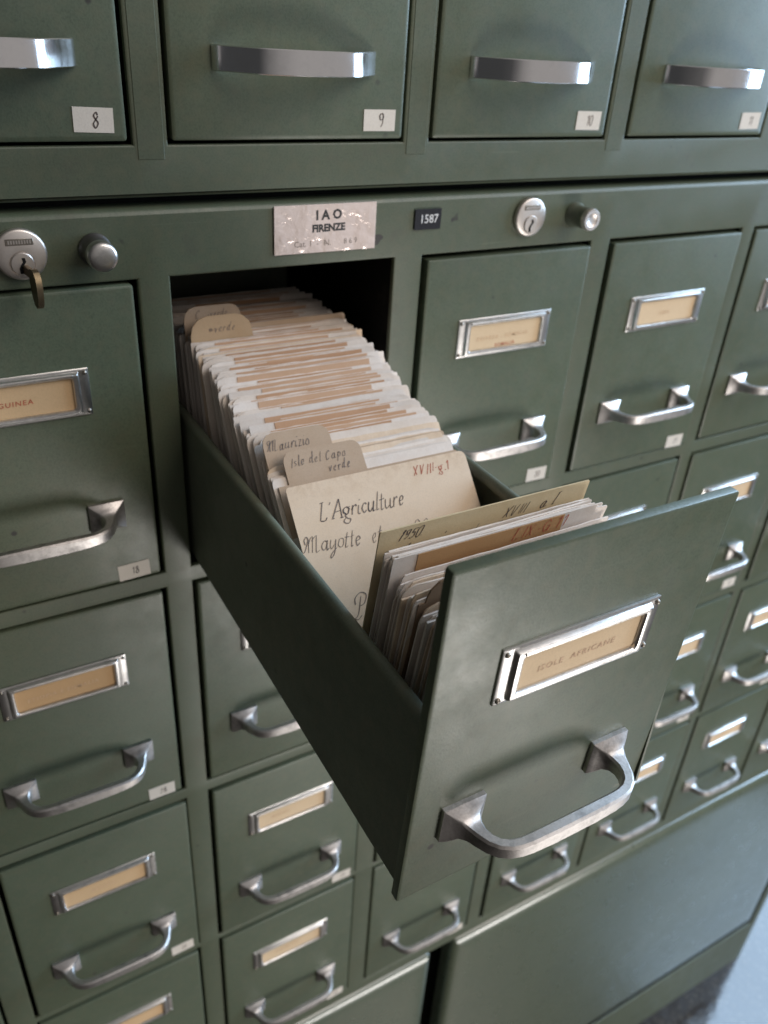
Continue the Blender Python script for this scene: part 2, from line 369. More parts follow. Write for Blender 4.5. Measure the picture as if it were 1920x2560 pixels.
def width_of(text, size, track=1.0): return sum(G.get(c, (.6, []))[0] for c in text)*track*size

# printed lettering: the built-in font turned into mesh
def print_text(mb, text, x, z, size, y, mi=1, rot=0, sx_=1.0, bold=0.0, shear=0, align='CENTER', spacing=1.0):
    cu = bpy.data.curves.new('lettering', 'FONT'); cu.body = text; cu.size = size; cu.align_x = align; cu.align_y = 'CENTER'
    cu.resolution_u = 2; cu.offset = bold; cu.shear = shear; cu.space_character = spacing
    o = bpy.data.objects.new('lettering', cu); C.objects.link(o)
    bpy.context.view_layer.update()
    me = bpy.data.meshes.new_from_object(o.evaluated_get(bpy.context.evaluated_depsgraph_get()))
    ca, sa = math.cos(rot), math.sin(rot)
    mb.add([(x+(v.co.x*sx_)*ca-v.co.y*sa, y, z+(v.co.x*sx_)*sa+v.co.y*ca) for v in me.vertices], [tuple(p.vertices) for p in me.polygons], mi)
    bpy.data.objects.remove(o); bpy.data.curves.remove(cu); bpy.data.meshes.remove(me)

# ------------------------------------------------------------------ cabinet frames
def plate(mb, x0, x1, z0, z1, holes, depth, ch=.0014, y=0.0, back_mi=1):
    xs = sorted({x0, x1, *[h[0]-ch for h in holes], *[h[1]+ch for h in holes]})
    zs = sorted({z0, z1, *[h[2]-ch for h in holes], *[h[3]+ch for h in holes]})
    for i in range(len(xs)-1):
        for k in range(len(zs)-1):
            xm, zm = (xs[i]+xs[i+1])/2, (zs[k]+zs[k+1])/2
            if any(h[0]-ch < xm < h[1]+ch and h[2]-ch < zm < h[3]+ch for h in holes): continue
            mb.quad((xs[i], y, zs[k]), (xs[i+1], y, zs[k]), (xs[i+1], y, zs[k+1]), (xs[i], y, zs[k+1]))
    for h in holes:
        d = h[4] if len(h) > 4 else depth
        rings = [[(a-e, yy, c-f) for (a, e, c, f) in ((h[0], o, h[2], o), (h[1], -o, h[2], o), (h[1], -o, h[3], -o), (h[0], o, h[3], -o))]
                 for o, yy in ((ch, y), (ch*.3, y+ch*.35), (0, y+ch), (0, y+.0032), )]
        mb.loft(rings, False)
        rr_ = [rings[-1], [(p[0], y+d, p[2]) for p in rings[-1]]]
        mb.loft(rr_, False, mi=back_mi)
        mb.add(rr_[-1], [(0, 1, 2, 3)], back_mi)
COLX = {-2: -.349, -1: -.1735, 0: -.0002, 1: .1765, 2: .3505, 3: .5205, 4: .6885, 5: .8585}
ROWZ = [(-.0043, -.2077), (-.2258, -.4327), (-.4493, -.6558), (-.6674, -.881)]
DW = .1495
gap = .0022
holes = []
for c, x in COLX.items():
    for r, (zt, zb) in enumerate(ROWZ):
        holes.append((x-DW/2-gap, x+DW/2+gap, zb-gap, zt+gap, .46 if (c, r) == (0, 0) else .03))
DOORZ = (-.905, -1.442)
holes += [(-.60, .2035, DOORZ[1]-.02, DOORZ[0]+.003, .035), (.207, 1.062, DOORZ[1]-.02, DOORZ[0]+.003, .035)]
# merge the two door openings into one wide recess
holes = holes[:-2]+[(-.60, 1.064, DOORZ[1]-.024, DOORZ[0]+.003, .035)]
XL, XR, FZ = -.66, 1.085, -1.605
mb = MB(); plate(mb, XL, XR, FZ, .0338, holes, .03)
def ogee_top(mb, x0, x1, z, y0=0):      # rounded folded top edge
    prof = [(y0, z), (y0+.0007, z+.0018), (y0+.002, z+.0030), (y0+.004, z+.0036), (y0+.05, z+.0036)]
    for a, b_ in zip(prof[:-1], prof[1:]): mb.quad((x0, *a), (x1, *a), (x1, *b_), (x0, *b_))
ogee_top(mb, XL, XR, .0338)
mb.quad((XR, 0, FZ), (XR, .5, FZ), (XR, .5, .0374), (XR, .003, .0374)); mb.quad((XL, 0, FZ), (XL, .5, FZ), (XL, .5, .0374), (XL, .003, .0374))
mb.quad((XL, .5, FZ), (XR, .5, FZ), (XR, .5, .0374), (XL, .5, .0374)); mb.quad((XL, .05, .0374), (XR, .05, .0374), (XR, .5, .0374), (XL, .5, .0374))
lower = thing('card_cabinet', 'large green steel card cabinet with four rows of small drawers, below the upper cabinet', 'cabinet', (.2, .2, FZ))
def rel(o, parent):
    o.location = Vector(o.location)-Vector(parent.location); o.parent = parent; return o
rel(obj('frame', mb.mesh('frame', [M_green, M_cavity_shade], 35)), lower)
def mullion(xa, xb, za, zb, parent, y=-.0005):
    mb = MB(); mb.box(xa, xb, y, .0016, za, zb, .0005)
    rel(obj('mullion', mb.mesh('mullion', [M_green], 30)), parent)
for x0, x1, nm in ((.2350, 1.051, 'r'), (-.59, .2005, 'l')):
    mb = MB(); e = .014
    rings = []
    for o, y in ((0, .02), (0, .004), (.0008, .0015), (.0025, -.0008), (.006, -.0028), (.012, -.0042), (.03, -.0048)):
        ring = []
        rr = max(.006-o, .001)
        for (sx_, sz_, a0) in ((1, -1, -90), (1, 1, 0), (-1, 1, 90), (-1, -1, 180)):
            cxx = (x1-o-rr) if sx_ > 0 else (x0+o+rr); czz = (DOORZ[0]-o-rr) if sz_ > 0 else (DOORZ[1]+o+rr)
            for t in range(4):
                a = rad(a0+t*30); ring.append((cxx+rr*math.cos(a), y, czz+rr*math.sin(a)))
        rings.append(ring)
    mb.loft(rings, True)
    rel(obj('cupboard_door', mb.mesh('cupboard_door', [M_door], 50)), lower)

# upper cabinet
UX = {k: .0025+.1701*k for k in (-1, 0, 1, 2)}
UX[2] = .3430
UZ0, UZ1, UW = .0722, .30, .1466
mb = MB()
uh = [(x-UW/2-.0020, x+UW/2+.0020, UZ0-.002, UZ1+.002, .03) for x in UX.values()]
plate(mb, XL, XR, .0452, .42, uh, .03)
pr = [(0, .0452), (.0006, .0438), (.0018, .0430), (.004, .0427), (.5, .0427)]
for a, b_ in zip(pr[:-1], pr[1:]): mb.quad((XL, *a), (XR, *a), (XR, *b_), (XL, *b_))
mb.quad((XR, 0, .0452), (XR, .5, .0427), (XR, .5, .42), (XR, 0, .42)); mb.quad((XL, 0, .0452), (XL, .5, .0427), (XL, .5, .42), (XL, 0, .42))
mb.quad((XL, .5, .0427), (XR, .5, .0427), (XR, .5, .42), (XL, .5, .42)); mb.quad((XL, 0, .42), (XR, 0, .42), (XR, .5, .42), (XL, .5, .42))
upper = thing('card_cabinet', 'upper green steel cabinet with chrome strap handles, standing on the large card cabinet', 'cabinet', (.2, .2, .0415))
rel(obj('frame', mb.mesh('frame', [M_green, M_cavity_shade], 35)), upper)
ux = sorted(UX.values())
for a, b_ in zip(ux[:-1], ux[1:]): mullion(a+UW/2+.0042, b_-UW/2-.0042, .0625, .40, upper, -.0003)
# added dark strip recessed in the gap between the cabinets; painted shade
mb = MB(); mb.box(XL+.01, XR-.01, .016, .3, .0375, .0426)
rel(obj('gap_shade_strip', mb.mesh('gap_shade_strip', [M_cavity_shade])), upper)

# ------------------------------------------------------------------ hardware on the top rail
def lock(x, z, keyed):
    o = bpy.data.objects.new('lock', None); C.objects.link(o); o.empty_display_size = .02; o.location = (x, 0, z)
    o.location = Vector(o.location)-Vector(lower.location); o.parent = lower
    mb = MB(); mb.lathe([(.0136, -.0005), (.0136, -.0022), (.0131, -.0032), (.0122, -.0036), (.0066, -.0037), (.0064, -.0034), (.0062, -.0037), (.0056, -.0044), (.001, -.0046)], 0, 0, 48)
    for q in mb.v: pass
    # inner plug sits low in the escutcheon
    vs = []
    for (px, py, pz) in mb.v:
        rr = math.hypot(px, pz)
        vs.append((px, py, pz-(.0046 if rr < .0068 else 0)))
    mb.v = vs
    # engraved maker band
    mb.box(-.0070, .0070, -.0040, -.0034, .0052, .0086, .0002, 1)
    for i in range(9): mb.box(-.0058+i*.00135, -.0050+i*.00135, -.0042, -.0039, .0060, .0078, 0, 2)
    obj('lock_plate', mb.mesh('lock_plate', [M_lock, M_rivet, M_lock], 40), o)
    mb = MB()
    pts = [(.0006, -.0012), (.0010, -.0034), (-.0004, -.0052), (-.0012, -.0070), (-.0009, -.0096)]
    for (a, c), (b2, d) in zip(pts[:-1], pts[1:]): mb.quad((a-.0008, -.00475, c), (a+.0008, -.00475, c), (b2+.0009, -.00475, d), (b2-.0009, -.00475, d))
    obj('keyhole', mb.mesh('keyhole', [M_hole]), o)
lock(.1878, .0193, False); lock(-.1577, .0172, True)
def knob(x, z, domed):
    mb = MB()
    if domed: pr = [(.0088, .0), (.0092, -.001), (.0088, -.0022), (.0080, -.003), (.0080, -.0125), (.0083, -.0132), (.0082, -.0176), (.0077, -.0189), (.0064, -.0197), (.0035, -.0200), (.0008, -.0201)]
    else: pr = [(.0092, .0), (.0092, -.0015), (.0078, -.003), (.0076, -.0150), (.0080, -.0160), (.0080, -.0185), (.0072, -.0196), (.0050, -.0196), (.0046, -.0192), (.0010, -.0190)]
    mb.lathe(pr, 0, 0, 40)
    for i, f in enumerate(mb.f):
        ys = [mb.v[k][1] for k in f]
        if min(ys) > -.0130 if domed else min(ys) > -.0160: mb.mi[i] = 1
    o = obj('push_knob', mb.mesh('push_knob', [M_lock if not domed else M_nickel, M_steel if domed else M_tray], 45)); o.location = (x, 0, z); rel(o, lower)
knob(-.1185, .0168, True); knob(.2318, .0185, False)

# the foil sticker and the number plate on the rail
mb = MB(); mb.box(-.0111, .0604, -.0013, -.0006, .0058, .0352, .0002)
obj_st = obj('foil_sticker', None)if False else None
yy = -.00135
print_text(mb, 'I A O', .0262, .0285, .0080, yy, 1, rad(1), 1.0, .00032)
print_text(mb, 'FIRENZE', .0262, .0207, .0062, yy, 1, rad(1), 1.0, .00030)
print_text(mb, 'Cat. 1', .0085, .0115, .0052, yy, 2, rad(1))
print_text(mb, 'N.', .0255, .0115, .0052, yy, 2, rad(1)); print_text(mb, '-   -', .0215, .0115, .0052, yy, 2, rad(1))
print_text(mb, '8 6 9', .0420, .0118, .0048, yy, 2, rad(1))
rel(obj('inventory_sticker', mb.mesh('inventory_sticker', [M_foil, M_print, M_inkg], None)), lower)
mb = MB(); mb.box(.0902, .1112, -.0014, -.0006, .0155, .0288, .0002)
print_text(mb, '1587', .1014, .0222, .0078, -.00145, 1, 0, .95, .0001)
rel(obj('number_plate', mb.mesh('number_plate', [M_blackplate, M_whiteprint], None)), lower)

# key left in the lock (a thing of its own)
key = thing('key', 'worn brass key hanging out of the lock at the left end of the rail', 'key', (-.1566, -.0045, .0105))
mb = MB(); mb.box(-.0011, .0011, -.013, .0, -.0038, .0022, .0003)
ring = []
prof = [(-.011, .0035), (-.0135, .0052), (-.017, .0058), (-.0205, .0045), (-.0235, .0005), (-.0245, -.006), (-.0245, -.0125), (-.0235, -.0180), (-.0205, -.0205), (-.0165, -.0192), (-.0135, -.014), (-.0120, -.0075), (-.0110, -.003)]
rings = [[(s_, y, z-.002) for y, z in prof] for s_ in (-.0012, .0012)]
mb.loft(rings, True)
obj('blade', mb.mesh('blade', [M_brass], 30), key)
key.rotation_euler = (0, rad(2), rad(8)); key.scale = (1.3, .85, .76)

# ------------------------------------------------------------------ drawer parts
cache = {}
def front_mesh(w, h, t, ch=.0010):
    k = ('front', w, h, t)
    if k not in cache:
        mb = MB(); rings = []
        for o, y in ((0, t), (0, ch), (ch*.3, ch*.3), (ch, 0), (ch*2.2, -.0002)):
            rr = max(.0016-o, .0004); ring = []
            for (sx_, sz_, a0) in ((1, -1, -90), (1, 1, 0), (-1, 1, 90), (-1, -1, 180)):
                cxx = sx_*(w/2-o-rr); czz = (h-o-rr) if sz_ > 0 else (o+rr)
                for q in range(3):
                    a = rad(a0+q*45); ring.append((cxx+rr*math.cos(a), y, czz+rr*math.sin(a)))
            rings.append(ring)
        mb.loft(rings, True); cache[k] = mb.mesh('drawer_front', [M_front], 40)
    return cache[k]

def handle_mesh():
    if 'handle' in cache: return cache['handle']
    mb = MB(); hb = .0435
    def sect(cx, cy, hx, hz, ang, n=4):
        """chamfered rectangle; local u along the direction across the path in the x-y plane, v along z"""
        out = []
        ca, sa = math.cos(ang), math.sin(ang); k = min(.0011, .0006+.0005*max(0, (.0118-hx)/.0085))*(.6 if hx > .006 else 1)
        for (u, v) in ((hx, -hz+k), (hx, hz-k), (hx-k, hz), (-hx+k, hz), (-hx, hz-k), (-hx, -hz+k), (-hx+k, -hz), (hx-k, -hz)):
            out.append((cx+u*ca, cy+u*sa, v))
        return out
    path = []
    # base plate, concave pyramid, neck, bend, bar  (x, y, half-across, half-height, angle of the across axis)
    L = [(-hb, 0, .0114, .0101, 0), (-hb, -.0022, .0114, .0101, 0), (-hb+.0001, -.0025, .0111, .0098, 0), (-hb+.0003, -.0043, .0090, .0083, 2), (-hb+.0004, -.0066, .0058, .0058, 5),
         (-hb+.0006, -.0100, .0041, .0045, 10), (-hb+.0012, -.0140, .0032, .0041, 18), (-hb+.0028, -.0182, .0029, .0039, 32), (-hb+.0056, -.0220, .0028, .0039, 50),
         (-hb+.0095, -.0244, .0028, .0039, 68), (-hb+.0140, -.0256, .0028, .0040, 82), (-hb+.0190, -.0261, .0029, .0042, 90), (-.012, -.0264, .0030, .0045, 90)]
    rings = [sect(x, y, a, c, rad(g)) for x, y, a, c, g in L]
    rings2 = [sect(-x, y, a, c, rad(180-g)) for x, y, a, c, g in reversed(L)]
    mb.loft(rings+rings2, True)
    me = mb.mesh('handle', [M_cast], 32); cache['handle'] = me
    return me

def holder_mesh():
    if 'holder' in cache: return cache['holder']
    mb = MB(); w, h = .0867, .0297; iw, ih = .0725, .0262; ww, wh = .0672, .0198
    def rr(w2, h2, y, r_, n=3):
        out = []
        for (sx_, sz_, a0) in ((1, -1, -90), (1, 1, 0), (-1, 1, 90), (-1, -1, 180)):
            for q in range(n+1):
                a = rad(a0+90*q/n); out.append((sx_*(w2/2-r_)+r_*math.cos(a), y, sz_*(h2/2-r_)+r_*math.sin(a)))
        return out
    # flange, raised moulding, window opening
    rings = [rr(w, h, 0, .0004), rr(w, h, -.0009, .0004), rr(w-.0008, h-.0008, -.0012, .0004),
             rr(iw+.0022+.003, ih+.0004, -.0013, .0006), rr(iw+.0030, ih+.0001, -.0013, .0006), rr(iw+.0022, ih-.0006, -.0026, .0008),
             rr(iw+.0010, ih-.0016, -.0036, .0010), rr(iw-.0010, ih-.0030, -.0039, .0012), rr(ww+.0012, wh+.0012, -.0036, .0018), rr(ww, wh, -.0028, .0018), rr(ww-.0002, wh-.0002, -.0009, .0018)]
    mb.loft(rings, False)
    # folded card rail above the window
    mb.box(-iw/2+.002, iw/2-.002, -.0044, -.0034, wh/2+.0010, wh/2+.0028, .0004)
    me = mb.mesh('label_holder', [M_nickel], 35); cache['holder'] = me
    return me
def rivet_mesh():
    if 'rivet' not in cache:
        mb = MB(); mb.lathe([(.0014, 0), (.0014, -.0006), (.0011, -.0012), (.0006, -.0015), (.0001, -.0016)], 0, 0, 14)
        cache['rivet'] = mb.mesh('rivet', [M_rivet], 60)
    return cache['rivet']

def label_card(parent, text, zc, mat, ink, second=None, y0=0, seed=0):
    mb = MB(); mb.box(-.0340, .0340, -.0016, -.0008, -.0102, .0102)
    if text: print_text(mb, text, -.002, -.0015 if not second else -.0012, .0044, -.00172, 1, rad(1.0), 1.05, .00004, .1, spacing=1.22)
    if not text:
        rs = random.Random(seed); write(mb, ''.join(rs.choice('nuoeiac ') for _ in range(rs.randint(7, 13))), -.021, -.0012, .0028, -.00172, .05, rad(1), .15, 1, 1.1, .1, seed)
    if second: print_text(mb, second, .001, -.0078, .0038, -.00172, 2, rad(1.0), 1.05, .00004, spacing=1.2)
    return obj('paper_label', mb.mesh('paper_label', [mat, ink, M_inkr]), parent, (0, y0, zc))
def sticker(parent, num, x, z, w=.0232, h=.0130, seed=0, ink=M_ink, y0=0, size=.0036):
    mb = MB(); rs = random.Random(seed); a = rs.uniform(-.05, .05)
    pts = [(-w/2, -h/2), (w/2, -h/2), (w/2, h/2), (-w/2, h/2)]
    rot = [(px*math.cos(a)-pz*math.sin(a), px*math.sin(a)+pz*math.cos(a)) for px, pz in pts]
    mb.loft([[(px, 0, pz) for px, pz in rot], [(px, -.00025, pz) for px, pz in rot]], True)
    if num:
        s_ = size; wd = width_of(num, s_)
        write(mb, num, -wd/2+.001, -s_*.85, s_, -.00032, .06, a, .17, 1, 1.05, .04, seed)
    return obj('number_sticker', mb.mesh('number_sticker', [M_sticker, ink]), parent, (x, y0, z))

def card_drawer(label, cx, zt, zb, text, num, y=-.0012, dx=0, mat=0, ink=M_inkt, second=None, seed=0, ddz=0):
    h = zt-zb
    t = thing('catalogue_drawer', label, 'drawer', (cx+dx, y, zb+ddz), 'steel card catalogue drawers')
    obj('front', front_mesh(DW, round(h, 4), .02), t)
    lh = obj('label_holder', holder_mesh(), t, (0, -.0001, h-.0602-.0005))
    for sx_ in (-1, 1):
        for sz_ in (-1, 1): obj('rivet', rivet_mesh(), lh, (sx_*.0412, -.0009, sz_*.0122))
    label_card(t, text, h-.0607, M_label[mat], ink, second, -.0001, seed)
    hd = obj('handle', handle_mesh(), t, (0, -.0002, h-.1485))
    if num is not None:
        rs = random.Random(seed+9)
        sticker(t, num, .0575+rs.uniform(-.001, .001), .0070+rs.uniform(-.001, .001), .0215, .0125, seed, M_inkg if num in ('39', '49', '48', '38') else M_ink, -.0003, .0031)
    return t
ORD = ['top', 'second', 'third', 'bottom']
TXT = {(-1, 0): ('-  GUINEA', None), (1, 0): ('ERITREA - SOMALIA', 'SOMALIA'), (2, 0): ('LIBIA', None), (3, 0): ('LIBIA', None),
       (-1, 1): ('ETIOPIA E SOMALIA', None), (-1, 2): ('- ETIOPIA -', None), (0, 2): ('', None)}
JX = {(1, 0): .0016, (2, 0): .0017, (2, 1): -.0014, (-1, 2): .0012, (0, 1): .0006, (0, 2): .0012, (-1, 1): -.0012, (-1, 0): -.0012, (3, 1): -.0012, (2, 3): .0018, (1, 3): -.001, (3, 2): -.0012}
JZ = {(-1, 2): -.0010, (0, 2): -.0012, (1, 0): -.0012, (2, 0): -.0010, (0, 1): .0006, (-1, 1): .0009, (-1, 3): -.0012}
base_no = {-2: 17, -1: 18, 0: 19, 1: 20, 2: 21, 3: 22, 4: 23, 5: 24}
VIS = [(-2, 2), (-2, 3)]+[(c, r) for c in (-1, 0, 1, 2, 3, 4, 5) for r in range(4) if (c, r) not in ((0, 0), (4, 0), (5, 0), (5, 1))]
COLDESC = {-2: 'far left column at the photo edge', -1: 'column of drawer 18', 0: 'column under the open drawer', 1: 'column of drawer 20', 2: 'column of drawer 21', 3: 'column right of drawer 21', 4: 'second column right of drawer 21', 5: 'third column right of drawer 21'}
for (c, r) in VIS:
    zt, zb = ROWZ[r]; num = str(base_no[c]+10*r)
    if r == 0:
        lab = {-1: 'closed green card drawer with sticker 18, left of the open drawer', 1: 'closed green card drawer with sticker 20, just right of the open drawer',
               2: 'closed green card drawer with sticker 21, second right of the open drawer', 3: 'closed green card drawer cut by the right photo edge, right of drawer 21'}[c]
    else:
        lab = 'closed green card drawer in the %s row, %s' % (ORD[r], COLDESC[c])
    tx, sec = TXT.get((c, r), (None, None))
    card_drawer(lab, COLX[c], zt, zb, tx, num, -.0010-R.random()*.0012, JX.get((c, r), R.uniform(-.0006, .0006)), mat=(1 if c < 0 else 0) if (c+r) % 3 else 2 if c == -1 and r == 1 else 0,
                ink=M_inkr if (c, r) == (-1, 0) else M_inkty, second=sec, seed=100+c*7+r, ddz=JZ.get((c, r), 0))

# upper drawers with chrome strap handles
def strap_mesh():
    if 'strap' in cache: return cache['strap']
    mb = MB(); a = .0490
    half = [(-a, .0003), (-a+.0008, -.0022), (-a+.0030, -.0058), (-.0320, -.0186), (-.0296, -.0206), (-.0262, -.0223), (-.0215, -.0237), (-.0150, -.0250), (-.0080, -.0257), (-.0025, -.0259)]
    path = half+[(-x, y) for x, y in reversed(half)]
    # right end turns in more sharply than the left
    path = [(x if x < 0 else x, y) for x, y in path]
    rings = []
    for i, (x, y) in enumerate(path):
        p0 = path[max(i-1, 0)]; p1 = path[min(i+1, len(path)-1)]
        d = Vector((p1[0]-p0[0], p1[1]-p0[1])).normalized(); nx, ny = d.y, -d.x
        t, hz, k = .0013, .0063, .0005
        ring = [(x+nx*u, y+ny*u, v) for u, v in ((t, -hz+k), (t, hz-k), (t-k, hz), (-t+k, hz), (-t, hz-k), (-t, -hz+k), (-t+k, -hz), (t-k, -hz))]
        rings.append(ring)
    mb.loft(rings, True)
    for s_ in (-1, 1): mb.box(s_*(a-.006)-.0055, s_*(a-.006)+.0055, -.0010, .0004, -.0052, .0052, .0003)
    me = mb.mesh('strap_handle', [M_chrome], 40); cache['strap'] = me
    return me
for k, num, lab in ((-1, '8', 'closed upper drawer with sticker 8, cut by the left photo edge'), (0, '9', 'closed upper drawer with sticker 9 and chrome strap handle'),
                    (1, '10', 'closed upper drawer with sticker 10 and chrome strap handle'), (2, '11', 'closed upper drawer with sticker 11, at the right photo edge')):
    t = thing('catalogue_drawer', lab, 'drawer', (UX[k]+(-.0008 if k != 0 else 0), -.0012, UZ0), 'upper cabinet drawers')
    obj('front', front_mesh(UW, UZ1-UZ0, .02, .0012), t)
    obj('strap_handle', strap_mesh(), t, (.0010, -.0004, .0412))
    sticker(t, num, .0565, .0105, .0205 if k < 0 else .0220, .0120, 40+k, M_ink if k < 1 else M_inkg, -.0003, .0042 if k < 1 else .0036)

# ------------------------------------------------------------------ the open drawer
OH = .1871
opn = thing('catalogue_drawer', 'green card drawer pulled far open and packed with index cards', 'drawer', (-.0017, -.3022, -.0233), 'steel card catalogue drawers')
Rop = Matrix.Rotation(.0158, 3, 'Z') @ Matrix.Rotation(.0335, 3, 'X') @ Matrix.Rotation(.0236, 3, 'Y')
# front plate with its fittings, pose measured from the photograph's perspective
M4 = Matrix.Translation((-.0017, -.3022, -.0233)) @ Rop.to_4x4() @ Matrix.Translation((0, 0, -OH))
opn.matrix_world = M4
obj('front', front_mesh(.1490, OH, .0045, .0008), opn)
lh = obj('label_holder', holder_mesh(), opn, (-.0003, -.0002, OH-.0602))
for sx_ in (-1, 1):
    for sz_ in (-1, 1): obj('rivet', rivet_mesh(), lh, (sx_*.0412, -.0009, sz_*.0122))
label_card(opn, 'ISOLE  AFRICANE', OH-.0602, M_label[0], M_inkt, None, -.0002, 3)
obj('handle', handle_mesh(), opn, (-.0035, -.0002, OH-.1405))
inv = M4.inverted()
def tray_part(name, mb, mats, sm=40):
    me = mb.mesh(name, mats, sm); me.transform(inv); return obj(name, me, opn)
TX, TZ0, TZ1, TY0, TY1 = .0735, -.2045, -.0955, -.2965, .165
def side_profile(s_):
    # sheet with a rolled top lip and small foot flange
    pr = [(TX, TZ0), (TX, TZ1-.004), (TX-.0006, TZ1-.0018), (TX-.002, TZ1-.0004), (TX-.0038, TZ1), (TX-.0056, TZ1-.0005), (TX-.0068, TZ1-.002), (TX-.0072, TZ1-.0042), (TX-.0066, TZ1-.0062), (TX-.0022, TZ1-.0075), (TX-.0016, TZ1-.010), (TX-.0016, TZ0)]
    return [(s_*x, z) for x, z in pr]
for s_ in (-1, 1):
    mb = MB(); pr = side_profile(s_)
    sag = lambda y: -.002*max(0, min(1, (.0-y)/.29))
    mb.loft([[(x-.0030*max(0, min(1, -y/.29)), y, z+sag(y)) for x, z in pr] for y in (TY0, -.2, -.1, 0, TY1)], True)
    tray_part('side_panel', mb, [M_tray], 50)
mb = MB(); mb.box(-TX+.002-.002, TX-.0035, TY0+.001, TY1, TZ0+.0005, TZ0+.002); tray_part('bottom_panel', mb, [M_tray])
mb = MB(); mb.box(-TX+.002, TX-.002, TY1+.0002, TY1+.002, TZ0, TZ1+.05); tray_part('back_panel', mb, [M_tray])

# ------------------------------------------------------------------ index cards
FLOORZ = -.2022
def interp(x, xs, ys):
    if x <= xs[0]: return ys[0]
    for a, b_, c, d in zip(xs[:-1], xs[1:], ys[:-1], ys[1:]):
        if x <= b_: return c+(d-c)*(x-a)/(b_-a)
    return ys[-1]
def lean_of(yb): return interp(yb, [-.222, -.135, -.08, 0, .1], [40, 30.5, 21, 7.5, 1.5])
def outline(w, L, r1=.003, r2=.003, tab=None):
    """card outline in local x (centred) / z (0..L); tab = (x0, x1, height)"""
    pts = [(-w/2, 0), (w/2, 0)]
    def corner(cx, cz, r_, a0):
        return [(cx+r_*math.cos(rad(a0+q*30)), cz+r_*math.sin(rad(a0+q*30))) for q in range(4)]
    if not tab:
        pts += corner(w/2-r1, L-r1, r1, 0)+corner(-w/2+r2, L-r2, r2, 90)
    else:
        x0, x1, th, rt = tab
        pts += corner(w/2-r1, L-r1, r1, 0)+[(x1+.0005, L)]+corner(x1-rt, L+th-rt, rt, 0)+corner(x0+rt, L+th-rt, rt, 90)
        if x0 > -w/2+.002: pts += [(x0, L), (-w/2, L)]
    return pts
card_cache = {}
def sheet(name, w, L, t, mats, r1=.003, r2=.003, tab=None, bow=0, draw=None):
    mb = MB(); pts = outline(w, L, r1, r2, tab)
    mb.loft([[(x, -t/2, z) for x, z in pts], [(x, t/2, z) for x, z in pts]], True)
    if draw: draw(mb, -t/2-.00012)
    return mb.mesh(name, mats)
JIT = .35
def place(o, yb, lean, x=0, roll=0, yaw=0, zoff=0):
    o.location = (x, yb, FLOORZ+zoff)
    o.rotation_euler = (Matrix.Rotation(rad(yaw), 3, 'Z') @ Matrix.Rotation(-rad(lean), 3, 'X') @ Matrix.Rotation(rad(roll), 3, 'Y')).to_euler()
    return o
W, LC = .120, .152
# -- special cards -------------------------------------------------------
def d_agri(mb, y):
    write(mb, "L'Agriculture", -.0448, .1303, .0054, y, .20, rad(-2.0), .14, 1, 1.02, .05, 5, 3)
    write(mb, 'XVIII-g.1', .0205, .1435, .0031, y, .22, rad(-.5), .16, 2, 1.45, .12, 6)
    write(mb, 'Mayotte  et', -.0575, .1152, .0052, y, .22, rad(-4.5), .115, 3, 1.02, .06, 7)
    write(mb, 'P', -.0400, .0740, .0072, y, .25, rad(-3), .10, 3, 1, .0, 8)
    write(mb, 'oc', .0110, .1130, .0056, y, .2, rad(-4), .12, 3, 1.3)
    write(mb, 'a~n', -.0140, .0790, .0060, y, .2, rad(-4), .10, 3, 1.3)
agri = sheet('title_card', .118, .1525, .0006, [M_cream, M_ink, M_inkr, M_inkg], .004, .002, None, 0, d_agri)
o = tag(obj('title_card', agri), "cream index card reading L'Agriculture Mayotte in black ink", 'index card')
place(o, -.2228, 40, 0, .0, 0)
def d_1950(mb, y):
    write(mb, '1950.', -.0500, .1428, .0033, y, .45, rad(1), .18, 1, 1.15, .08, 11)
    write(mb, 'XVIII', .0085, .1405, .0034, y, .35, rad(1), .15, 1, 1.25, .1, 12)
    write(mb, 'a J', .0310, .1408, .0036, y, .35, rad(2), .16, 1, 1.2, .1, 13)
    write(mb, 'l', -.0470, .1330, .0036, y, .5, 0, .15, 1); write(mb, "  '", -.030, .136, .003, y, .4, 0, .15, 1)
    write(mb, 'l o n~', -.008, .1345, .0030, y, .4, rad(4), .12, 3, 2.0, .1, 14)
    write(mb, 'v', -.0570, .100, .005, y, .4, 0, .13, 1)
c1950 = sheet('dated_card', .1195, .1508, .0008, [M_cream2, M_ink, M_inkr, M_inkg], .0008, .0008, None, 0, d_1950)
o = tag(obj('dated_card', c1950), 'old yellowed index card with 1950 and XVIII written in dark ink', 'index card')
place(o, -.2035, -9.5, .0, 0, -.4)

def tan_draw(x0, x1, text=None):
    def f(mb, y): pass
    return f
def slip(parent, x0, x1, L, t, mat, text=None, ink=M_inkr):
    mb = MB(); mb.box(x0, x1, -t/2-.00035, -t/2-.00005, .03, L-.0006)
    if text: write(mb, text, x0+.052, L-.0085, .0039, -t/2-.00045, .2, rad(.5), .14, 1, 1.5, .06, 21)
    return obj('tan_slip', mb.mesh('tan_slip', [mat, ink]), parent)
lix = sheet('index_card', .1150, .1450, .0006, [M_white[2]], .0008, .0008)
o = tag(obj('index_card', lix), 'white index card with deep tan slip reading LIX-G.11', 'index card'); place(o, -.2172, -9.6, -.0030, 0, -.2)
slip(o, -.0450, .0370, .1450, .0006, M_tan[2], 'LIX-G.11')

